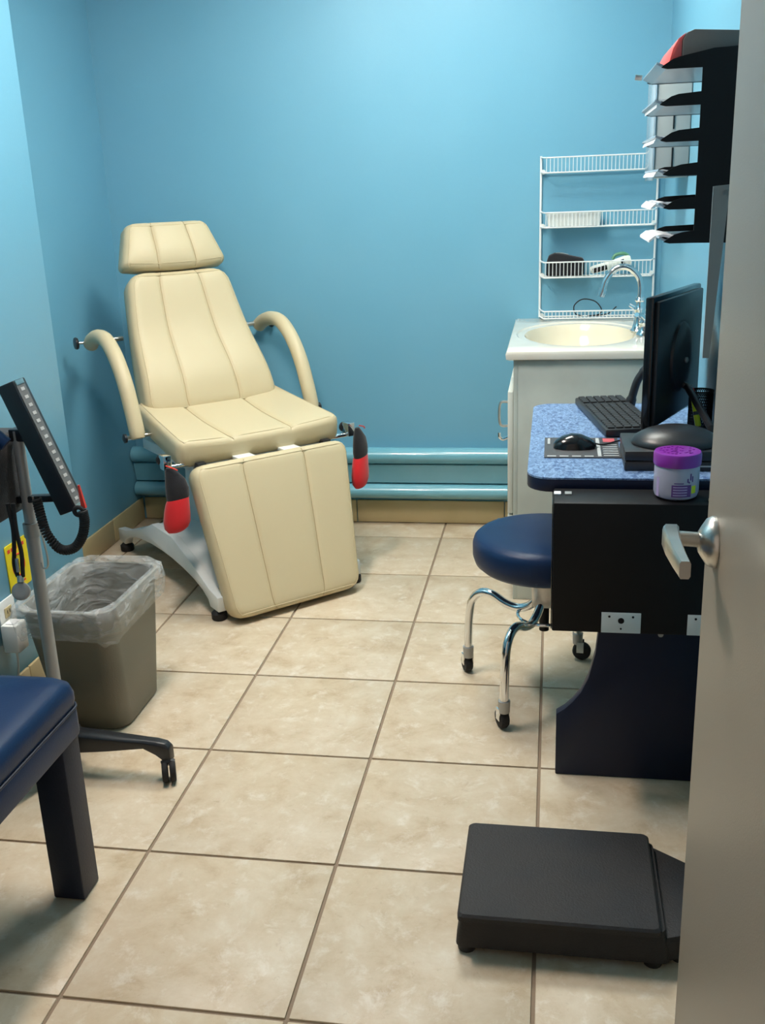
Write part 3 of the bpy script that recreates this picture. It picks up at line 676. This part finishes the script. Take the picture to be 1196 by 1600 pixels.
zc, hh = .912, .152
tl = V3((0, 0, 1))
MB().obox(mc+mnb*(-.006)+tl*zc, md*hw_, mnb*.010, tl*hh).build('panel', 'black_gloss', mn, bevel=.004, W=True)
MB().obox(mc+mnb*(.008)+tl*zc, md*(hw_-.012), mnb*.006, tl*(hh-.010)).build('rear_shell', 'black_plastic', mn, bevel=.004, W=True)
MB().obox(mc+mnb*(-.0165)+tl*zc, md*(hw_-.015), mnb*.0008, tl*(hh-.015)).build('screen', 'black_gloss', mn, W=True)
ovr = []
for d_, s_ in ((.012, 1.0), (.020, .97), (.026, .80), (.027, .5)):
    ovr.append([mc+md*(.075*s_*math.cos(2*math.pi*k/32))+mnb*d_+tl*(zc-.005+.085*s_*math.sin(2*math.pi*k/32)) for k in range(32)])
hb = MB().loft(ovr).build('mount_cover', 'black_plastic', mn, W=True)
pv = mc+mnb*.028+tl*(zc-.012)
MB().lathe([(.007, 0), (.007, .004), (.004, .006)], pv, mnb, 12).build('mount_bolt', 'grey_metal', hb, W=True)
foot = V3((.776, 1.000, DZ+.060))
pa = mc+mnb*.024+tl*(zc-.072)
MB().tube([pa, pa+mnb*.012-tl*.004, foot, foot-tl*.016], [.0075, .009, .009, .010], 10).build('support_arm', 'black_plastic', mn, W=True)
dome = []
for r_, z in ((1, 0), (1.0, .004), (.93, .014), (.72, .026), (.45, .034), (.2, .037)):
    dome.append([(.692+.095*r_*math.cos(2*math.pi*k/36), .935+.078*r_*math.sin(2*math.pi*k/36), DZ+.0445+z) for k in range(36)])
MB().loft(dome).build('foot', 'black_plastic', mn, W=True, ang=60)
# keyboard
kx, ky = V3((.115, .045, 0)).normalized(), None
kc0, kc1 = V3((.553, 1.150, 0)), V3((.487, 1.545, 0))   # left edge near/far
kl = (kc1-kc0).normalized(); kw = V3((kl.y, -kl.x, 0)); KL, KW = .40, .135
kb = thing('keyboard', 'black computer keyboard lying on the blue desktop', 'keyboard', (.56, 1.35, DZ))
kcen = kc0+kl*KL/2+kw*KW/2
til = V3((0, 0, 1))
MB().obox(kcen+til*(DZ+.012), kl*KL/2, kw*KW/2, til*.0095).build('keyboard_body', 'black_plastic', kb, bevel=.004, W=True)
km = None
for r_ in range(6):
    for c_ in range(20):
        if r_ == 5 and 4 <= c_ <= 8 and c_ != 6: continue
        wk = .0083 if not (r_ == 5 and c_ == 6) else .045
        p = kc0+kl*(.017+c_*.0193)+kw*(KW-.016-(5-r_)*.0205 if False else .016+(5-r_)*.0205)+til*(DZ+.0225)
        if c_ in (15,) : continue
        key = MB().obox(p-V3((0, 0, 0)), kl*wk, kw*.0085, til*.0035)
        if km is None: km = []
        key.build('key', 'key_black', kb, bevel=.0012, seg=1, W=True, smooth=False)
# mouse and mat
mp_ = thing('mouse_mat', 'small dark printed mouse mat under the mouse', 'mouse mat', (.49, 1.05, DZ))
MB().box(.407, .580, .957, 1.145, DZ+.0005, DZ+.003).build('pad', 'mat_print', mp_, bevel=.0008, W=True)
random.seed(5)
for x0, x1, y0, y1, m_ in [(.545, .572, 1.10, 1.135, 'mat_red'), (.528, .536, .965, 1.138, 'mat_light')]+[(.414+.028*k, .434+.028*k, .962, .970, 'mat_light') for k in range(4)]+[(.541, .575, .97+.02*k, .976+.02*k, 'mat_light') for k in range(6)]+[(.414, .42, 1.08, 1.135, 'mat_light')]:
    MB().box(x0, x1, y0, y1, DZ+.0029, DZ+.0034).build('print', m_, mp_, W=True)
ms = thing('computer_mouse', 'glossy black computer mouse on the printed mat', 'mouse', (.472, 1.05, DZ+.0035))
rings = []
for t, hx, hz in ((0, .012, .010), (.06, .022, .017), (.2, .029, .026), (.42, .031, .033), (.65, .030, .031), (.85, .027, .022), (.96, .021, .014), (1, .012, .009)):
    x = .428+.098*t
    rings.append([(x, 1.048+hx*math.cos(math.pi*k/10), DZ+.0036+hz*math.sin(math.pi*k/10)**.8) for k in range(11)])
MB().loft(rings).build('shell', 'black_gloss', ms, W=True, ang=70)
MB().tube(spline([(.524, 1.048, DZ+.012), (.545, 1.06, DZ+.007), (.58, 1.10, DZ+.006), (.61, 1.12, DZ+.006), (.66, 1.14, DZ+.006)], 6), .0020, 6).build('cord', 'black_rubber', ms, W=True)
# pencil cup, highlighter, handset, small black tray
pcup = thing('pencil_cup', 'black mesh pencil cup standing behind the monitor', 'cup', (.781, 1.215, DZ))
CC = (.781, 1.215)
for z, nm in ((DZ+.004, 'foot_ring'), (DZ+.104, 'rim')): MB().tube([(CC[0]+.028*math.cos(2*math.pi*k/24), CC[1]+.028*math.sin(2*math.pi*k/24), z) for k in range(24)], .0022, 6, closed=True).build(nm, 'black_metal', pcup, W=True)
mm = MB()
for k in range(40):
    for sg in (-1, 1):
        mm.tube([(CC[0]+.028*math.cos(2*math.pi*k/40+sg*q*.22), CC[1]+.028*math.sin(2*math.pi*k/40+sg*q*.22), DZ+.004+.100*q/5) for q in range(6)], .0009, 4)
tag(mm.build('wire_mesh', 'black_metal', pcup, W=True), kind='stuff')
MB().lathe([(.002, .0005), (.028, .0005), (.028, .003), (.002, .003)], (*CC, DZ), seg=24).build('bottom', 'black_metal', pcup, W=True)
hl = thing('highlighter', 'yellow highlighter pen standing in the small black dish beside the pencil cup', 'pen', (.77, 1.2, DZ))
MB().cyl((.769, 1.150, DZ+.030), (.757, 1.172, DZ+.102), .0072, seg=14).build('barrel', 'yellow_plastic', hl, W=True)
MB().cyl((.757, 1.172, DZ+.102), (.7545, 1.1765, DZ+.118), .0055, .003, seg=12).build('tip', 'folder_red', hl, W=True)
MB().tube(spline([(.757, 1.170, DZ+.100), (.750, 1.170, DZ+.108), (.750, 1.174, DZ+.122), (.755, 1.177, DZ+.126)], 4), .0012, 6).build('clip', 'satin_steel', hl, W=True)
MB().cyl((.7647, 1.158, DZ+.056), (.7633, 1.1605, DZ+.064), .0074, seg=14).build('band', 'mat_print', hl, W=True)
ty = MB().loft([[(p[0], p[1], DZ+z) for p in rrect(.715+g, .79-g, 1.09+g, 1.165-g, .012, 3)] for z, g in ((.001, .004), (.026, 0), (.026, .004), (.016, .008))]).build('pen_dish', 'black_plastic')
tag(ty, 'small black dish on the desk below the highlighter', 'dish')
hs = MB().tube(spline([(.632, 1.478, DZ+.010), (.640, 1.476, DZ+.045), (.652, 1.474, DZ+.085), (.675, 1.474, DZ+.115), (.70, 1.474, DZ+.125)], 5), [.014]*4+[.011]*9+[.013]*8, 12).build('handset', 'black_plastic', None)
tag(hs, 'black curved handset standing on the desk behind the monitor edge', 'telephone')

# ------------------------------------------------------------------ round stool
SX, SY = .411, 1.192
st = thing('round_stool', 'round navy vinyl stool with chrome legs and casters under the desk', 'stool', (SX, SY, 0))
MB().lathe([(.02, .366), (.150, .366), (.168, .371), (.181, .383), (.187, .402), (.187, .432), (.183, .446), (.174, .454), (.155, .459), (.08, .462), (.01, .463)], (0, 0, 0), seg=56).build('seat', 'navy_vinyl', st, ang=60)
MB().loft([[(p[0], p[1], z) for p in rrect(-.032*s_, .032*s_, -.032*s_, .032*s_, .006, 2)] for z, s_ in ((.258, .85), (.268, 1.0), (.366, 1.12))]).build('hub', 'satin_steel', st)
MB().cyl((0, 0, .185), (0, 0, .265), .013, seg=16).build('screw_post', 'black_metal', st)
MB().tube([(.070*math.cos(2*math.pi*k/36), .070*math.sin(2*math.pi*k/36), .228) for k in range(36)], .0048, 8, closed=True).build('brace_ring', 'chrome', st)
a0 = math.atan2(.978-SY, .314-SX)
for k in range(4):
    a = a0+k*math.pi/2; c, s_ = math.cos(a), math.sin(a)
    prof = [(.012, .290), (.022, .270), (.042, .246), (.075, .232), (.115, .238), (.155, .256), (.190, .254), (.216, .228), (.226, .180), (.230, .125), (.231, .078)]
    lg = MB().tube(spline([(r_*c, r_*s_, z) for r_, z in prof], 5), .0115, 14).build('leg', 'chrome', st)
    MB().cyl((.231*c, .231*s_, .082), (.231*c, .231*s_, .050), .0155, .014, seg=18).build('caster_socket', 'grey_metal', lg)
    ca = a0+k*math.pi/2+.9+.5*k; cc, cs = math.cos(ca), math.sin(ca); cx, cy = .231*c-.012*cc, .231*s_-.012*cs
    for sg in (-1, 1): MB().obox((cx+.004*cc-sg*.0135*cs, cy+.004*cs+sg*.0135*cc, .042), (.010*cc, .010*cs, 0), (-.0015*cs, .0015*cc, 0), (0, 0, .016)).build('caster_fork', 'chrome', lg)
    MB().lathe([(.006, -.011), (.023, -.0105), (.0265, -.005), (.0265, .005), (.023, .0105), (.006, .011)], (cx, cy, .0275), (-cs, cc, 0), 22).build('caster_wheel', 'black_rubber', lg)

# ------------------------------------------------------------------ physician's scale
sc = thing('floor_scale', 'dark grey medical floor scale with raised platform plate', 'scale', (.45, .32, 0))
body = MB()
def ring(x0, x1, y0, y1, z, r=.012): return [(p[0], p[1], z) for p in rrect(x0, x1, y0, y1, r, 3)]
body.loft([ring(.266, .640, .186, .452, .016), ring(.268, .638, .188, .452, .040), ring(.276, .630, .194, .448, .074)])
body.build('base', 'scale_grey', sc, W=True)
MB().loft([ring(.270, .622, .180, .458, .0745, .010), ring(.270, .622, .180, .458, .084, .010), ring(.274, .618, .184, .454, .0885, .010)]).build('platform', 'scale_grey', sc, W=True)
ext = [(.630, .192), (.688, .215), (.806, .230), (.806, .395), (.700, .405), (.630, .455)]
def sh(g, z): return [(.69+(x-.69)*g, .32+(y-.32)*g, z) for x, y in ext]
MB().loft([sh(1.02, .016), sh(1.0, .045), sh(.97, .062)]).build('column_base', 'scale_grey', sc, bevel=.003, W=True)
for x, y in ((.285, .205), (.612, .206), (.285, .435), (.612, .437)):
    MB().lathe([(.016, 0), (.017, .004), (.017, .020)], (x, y, .0005), seg=16).build('foot', 'scale_grey', sc, W=True)
MB().lathe([(.016, 0.0005), (.017, .018)], (.66, .225, 0), seg=18).build('foot', 'scale_grey', sc, W=True)
MB().box(.765, .803, .285, .335, .012, 1.25).build('column', 'grey_metal', sc, bevel=.004, W=True)
MB().box(.752, .806, .262, .284, 1.19, 1.235).build('beam', 'grey_metal', sc, bevel=.003, W=True)
MB().box(.700, .714, .298, .310, 1.10, 1.312).build('height_rod', 'satin_steel', sc, bevel=.0015, W=True)
rm_ = [(.6475, 1.300), (.672, 1.302), (.712, 1.300), (.712, 1.286), (.670, 1.280), (.6565, 1.052), (.6470, 1.052)]
ha = MB().prism(rm_, .292, .295, lambda u, v, h: (u, h, v)).build('measuring_arm', 'grey_metal', sc, W=True, smooth=False)
MB().cyl((.665, .291, 1.291), (.665, .2885, 1.291), .004, seg=12).build('rivet', 'satin_steel', ha, W=True)
MB().box(.700, .770, .296, .312, 1.10, 1.125).build('rod_clamp', 'satin_steel', sc, bevel=.002, W=True)

# ------------------------------------------------------------------ navy bench at the left
bn = thing('vinyl_bench', 'navy blue vinyl padded bench with square painted legs', 'bench', (-.73, -.2, 0))
BX0, BX1, BY0, BY1 = -.985, -.462, -.95, .318
pad = MB()
def pr_(g, z, r): return [(p[0], p[1], z) for p in rrect(BX0+g, BX1-g, BY0+g, BY1-g, r, 6)]
pad.loft([pr_(.002, .402, .03), pr_(0, .412, .03), pr_(.0, .428, .03), pr_(.004, .445, .032), pr_(.016, .456, .036), pr_(.04, .463, .04), pr_(.12, .468, .04)])
pad.build('seat_pad', 'navy_vinyl', bn, W=True, ang=70)
pad2 = MB().loft([pr_(.003, .340, .02), pr_(.002, .344, .02), pr_(.002, .396, .022), pr_(.006, .402, .022)])
pad2.build('apron', 'navy_vinyl', bn, W=True)
MB().tube([(p[0], p[1], .3995) for p in rrect(BX0, BX1, BY0, BY1, .03, 6)],   .0028, 8, closed=True).build('piping', 'navy_paint', bn, W=True)
for x, y in ((-.537, .240), (-.975, .240), (-.537, -.93), (-.975, -.93)):
    MB().box(x, x+.066, y, y+.066, .001, .342).build('leg', 'navy_paint', bn, bevel=.004, W=True)

# ------------------------------------------------------------------ wastebasket with liner
wbk = thing('wastebasket', 'tall taupe plastic wastebasket with rounded corners', 'wastebasket', (-.745, 1.0, 0))
def wr(t, g=0.):
    x0, x1, y0, y1 = -.850+(-.025)*t, -.655+.020*t, .875-.065*t, 1.125+.032*t
    return x0+g, x1-g, y0+g, y1-g
def wring(t, z, g=0., r=.045): 
    a = wr(t, g); return [(p[0], p[1], z) for p in rrect(*a, r, 6)]
MB().loft([wring(0, .0008, .006), wring(0, .006), wring(.5, .175), wring(.96, .345), wring(.97, .352, -.006), wring(1, .36, -.006), wring(1, .36, .002), wring(.5, .18, .004), wring(0, .008, .005)], True, True).build('bin', 'basket_taupe', wbk, W=True, ang=50)
random.seed(11)
lin = MB(); rings = []
def wob(ring_, amp, zamp, ph):
    out = []; n = len(ring_); cx = sum(p[0] for p in ring_)/n; cy = sum(p[1] for p in ring_)/n
    for k, p in enumerate(ring_):
        a = 2*math.pi*k/n
        d = amp*(math.sin(5*a+ph)+.7*math.sin(11*a+2.1*ph)+.5*math.sin(17*a+ph*3))
        dz = zamp*(math.sin(3*a+ph)+.6*math.sin(7*a+1.3*ph))
        l = math.hypot(p[0]-cx, p[1]-cy); out.append((p[0]+(p[0]-cx)/l*d, p[1]+(p[1]-cy)/l*d, p[2]+dz))
    return out
def lring(t, z, g, r=.045):
    a = wr(t, g); return [(p[0], p[1], z) for p in rrect(*a, r, 14)]
rings = [wob(lring(.80, .278, -.017), .0025, .007, 1.0), wob(lring(.88, .305, -.020), .003, .003, 1.6), wob(lring(.96, .338, -.021), .003, .002, 2.0),
         wob(lring(1, .366, -.016), .002, .003, 2.6), wob(lring(1, .374, -.006), .002, .004, 3.0), wob(lring(1, .366, .007), .001, .002, 3.3),
         wob(lring(.9, .32, .012), .003, .002, 4.0), wob(lring(.7, .24, .012), .003, .002, 4.4), wob(lring(.4, .12, .012), .003, .002, 5.0), lring(.1, .03, .020)]
lo = lin.loft(rings, False, True).build('bin_liner', 'clear_liner', None, ang=80)
tag(lo, 'clear crinkled plastic bag lining the taupe wastebasket', 'bag')

# ------------------------------------------------------------------ rolling blood pressure stand
PX, PY = -.728, .690
sd = thing('blood_pressure_stand', 'rolling pole stand with tilted black pressure gauge and coiled hose', 'medical stand', (PX, PY, 0))
MB().cyl((PX, PY, .07), (PX, PY, .62), .0150, seg=18).build('pole', 'pole_metal', sd, W=True)
MB().cyl((PX, PY, .60), (PX, PY, .845), .0125, seg=18).build('inner_pole', 'pole_metal', sd, W=True)
MB().cyl((PX, PY, .600), (PX, PY, .632), .0175, seg=18).build('collar', 'grey_metal', sd, W=True)
MB().lathe([(.05, .07), (.052, .08), (.045, .105), (.022, .118)], (PX, PY, 0), seg=24).build('base_hub', 'black_plastic', sd, W=True)
for a in (R(-3), R(133), R(250)):
    c, s_ = math.cos(a), math.sin(a); L_ = .265; rings = []
    for r_, zt, zb, hw2 in ((.03, .112, .060, .024), (.12, .108, .070, .020), (.215, .104, .084, .016), (.245, .103, .070, .016), (.268, .099, .052, .015), (.280, .090, .052, .012)):
        rings.append([(PX+r_*c-hw2*q*s_, PY+r_*s_+hw2*q*c, z) for q, z in ((-1, zb), (1, zb), (1, zt-.006), (.6, zt), (-.6, zt), (-1, zt-.006))])
    lg = MB().loft(rings).build('base_leg', 'black_plastic', sd, bevel=.002, W=True)
    cx, cy = PX+.268*c, PY+.268*s_
    MB().cyl((cx, cy, .058), (cx, cy, .040), .009, seg=10).build('caster_stem', 'chrome', lg, W=True)
    ca = a-1.15; cc, cs = math.cos(ca), math.sin(ca); cx += .010*cc; cy += .010*cs
    for sg in (-1, 1):
        MB().lathe([(.004, -.006), (.025, -.0065), (.0275, -.003), (.0275, .003), (.025, .0065), (.004, .007)], (cx-sg*.009*cs, cy+sg*.009*cc, .028), (-cs, cc, 0), 22).build('caster_wheel', 'black_rubber', lg, W=True)
    MB().tube([(cx-.014*cs, cy+.014*cc, .048), (cx, cy, .054), (cx+.014*cs, cy-.014*cc, .048)], .008, 8).build('caster_hood', 'black_plastic', lg, W=True)
# gauge housing: a slim tilted box with a numbered strip
g0, g1 = V3((-.691, PY-.05, .962)), V3((-.588, PY-.05, .680))
gd = (g1-g0).normalized(); gn = V3((-gd.z, 0, gd.x)); gc = (g0+g1)/2; GL = (g1-g0).length/2
gn = gn if gn.x > 0 else -gn
gh = MB().obox(gc-gn*.021+V3((0, .025, 0)), gd*GL, gn*.021, (0, .025, 0)).build('gauge_housing', 'black_plastic', sd, bevel=.003, W=True)
MB().obox(gc+gn*.0005+V3((0, .020, 0)), gd*(GL-.008), gn*.001, (0, .017, 0)).build('scale_strip', 'strip_grey', gh, W=True)
for k in range(15):
    MB().obox(g0+gd*(.022+k*(2*GL-.044)/14)+gn*.0018+V3((0, .020, 0)), gd*.0035, gn*.0006, (0, .007, 0)).build('scale_mark', 'mark_grey', gh, W=True)
for t in (.006, 2*GL-.006):
    MB().obox(g0+gd*t+gn*.001+V3((0, .020, 0)), gd*.005, gn*.002, (0, .016, 0)).build('strip_clamp', 'satin_steel', gh, W=True)
MB().obox((PX+.012, PY+.002, .835), (.026, 0, 0), (0, .014, 0), (0, 0, .014)).build('tilt_bracket', 'black_plastic', sd, bevel=.003, W=True)
MB().obox((PX+.030, PY, .690), (.066, 0, .004), (0, .010, 0), (0, 0, .008)).build('lower_bracket', 'black_plastic', sd, bevel=.003, W=True)
# cuff basket at the back of the pole
bkt = MB().loft([[(p[0], p[1], z) for p in rrect(PX-.135+g, PX-.018-g, PY-.10+g, PY+.06-g, .02, 4)] for z, g in ((.655, .012), (.675, .002), (.82, 0), (.838, .008))]).build('cuff_pouch', 'black_fabric', sd, W=True)
MB().tube(spline([(PX-.10, PY-.06, .835), (PX-.08, PY-.06, .85), (PX-.03, PY-.055, .85), (PX+.0, PY-.05, .825)], 5), .016, 10).build('rolled_cuff', 'navy_vinyl', bkt, W=True)
# coiled hose
def coil(path, r, wire, turns):
    P = path; n = len(P); out = []; N_ = turns*10
    for i in range(N_+1):
        f = i/N_*(n-1); k = min(int(f), n-2); t = f-k; p = P[k].lerp(P[k+1], t); tg = (P[k+1]-P[k]).normalized()
        e1 = V3((0, 1, 0)); e1 = (e1-tg*e1.dot(tg)).normalized(); e2 = tg.cross(e1); a = 2*math.pi*turns*i/N_
        out.append(p+(e1*math.cos(a)+e2*math.sin(a))*r)
    return MB().tube(out, wire, 6)
hp = spline([(-.676, .64, .705), (-.672, .64, .665), (-.664, .64, .625), (-.638, .64, .590), (-.606, .64, .592), (-.583, .64, .618), (-.572, .64, .652), (-.573, .64, .678)], 6)
coil(hp, .0085, .0030, 46).build('coiled_hose', 'black_rubber', sd, W=True)
MB().tube([(-.581+.010*math.cos(a), .638, .678+.009*math.sin(a)) for a in [2*math.pi*k/20 for k in range(20)]], .005, 8, closed=True).build('hose_clip', 'black_rubber', sd, W=True)
MB().loft([[(-.571+.005*q, .645+w_, .684) for q, w_ in ((-1, -.004), (1, -.004), (1, .004), (-1, .004))], [(-.577+.002*q, .645+w_, .735) for q, w_ in ((-1, -.002), (1, -.002), (1, .002), (-1, .002))]]).build('red_tag', 'red_print', sd, W=True)
MB().tube(spline([(PX+.026, PY-.02, .70), (PX+.034, PY-.02, .62), (PX+.040, PY-.02, .56), (PX+.037, PY-.02, .535), (PX+.026, PY-.02, .532), (PX+.024, PY-.02, .545)], 5), .0022, 6).build('hanging_hook', 'satin_steel', sd, W=True)
# stethoscope hanging from the stand
ss = thing('stethoscope', 'stethoscope with dark tubing and grey round chest piece hanging on the pole stand', 'stethoscope', (-.727, .615, .50))
for dx_ in (-.006, .006):
    MB().tube(spline([(-.726+dx_, .618, .700), (-.725+dx_*.6, .617, .640), (-.726+dx_*1.4, .617, .590), (-.729+dx_*1.6, .616, .560), (-.728+dx_, .616, .532)], 6), .0048, 8).build('tubing', 'black_rubber', ss, W=True)
MB().cyl((-.728, .612, .575), (-.728, .610, .545), .004, seg=10).build('ear_tube', 'satin_steel', ss, W=True)
MB().cyl((-.728, .616, .534), (-.727, .612, .520), .0075, seg=12).build('stem', 'satin_steel', ss, W=True)
MB().lathe([(.012, -.006), (.019, -.004), (.0205, 0), (.019, .004), (.017, .005), (.010, .0045)], (-.727, .608, .500), (.35, -.85, .25), 28).build('chest_piece', 'grey_metal', ss, W=True)

# ------------------------------------------------------------------ on the near left wall
ol = thing('wall_outlet', 'ivory double wall outlet low on the near blue wall', 'outlet', (XN, .93, .28))
MB().box(XN+.0005, XN+.006, .930, 1.008, .203, .322).build('cover_plate', 'white_plastic', ol, bevel=.002, W=True)
for z in (.240, .286):
    f_ = MB().box(XN+.006, XN+.0085, .952, .986, z-.014, z+.014).build('socket', 'baseboard_tan', ol, bevel=.002, W=True)
    for dy_ in (-.006, .006): MB().box(XN+.0085, XN+.0092, .969+dy_-.0012, .969+dy_+.0012, z-.003, z+.006).build('slot', 'black_metal', f_, W=True)
ad_ = thing('power_adapter', 'white plug-in power adapter below the yellow card', 'adapter', (XN, 1.0, .23))
MB().box(XN+.0095, XN+.055, .915, .968, .190, .268).build('body', 'white_plastic', ad_, bevel=.005, W=True)
MB().box(XN+.020, XN+.045, .925, .958, .2682, .2705).build('cap', 'paper_white', ad_, bevel=.001, W=True)
MB().tube(spline([(XN+.03, .94, .190), (XN+.03, .94, .15), (XN+.025, .93, .09), (XN+.02, .91, .04)], 4), .0028, 6).build('cord', 'white_plastic', ad_, W=True)
yc = thing('warning_card', 'yellow card with red ring print fixed to the near blue wall', 'card', (XN, 1.05, .42))
def card(poly, h0, h1, m, name, par): return MB().prism(poly, h0, h1, lambda u, v, h: (XN+h, u, v)).build(name, m, par, W=True)
ycb = card(rrect(1.005, 1.115, .318, .452, .006, 3), .0005, .003, 'yellow_card', 'card_sheet', yc)
MB().tube([(XN+.0032, 1.060+.030*math.cos(2*math.pi*k/28), .385+.030*math.sin(2*math.pi*k/28)) for k in range(28)], .0022, 6, closed=True).build('ring_print', 'red_print', ycb, W=True)
for y0, y1 in ((1.015, 1.028), (1.033, 1.045), (1.050, 1.064), (1.069, 1.081), (1.086, 1.100)): card([(y0, .430), (y1, .430), (y1, .440), (y0, .440)], .003, .0034, 'red_print', 'header_print', ycb)
for y0, y1 in ((1.02, 1.05), (1.055, 1.085)): card([(y0, .332), (y1, .332), (y1, .337), (y0, .337)], .003, .0034, 'red_print', 'footer_print', ycb)
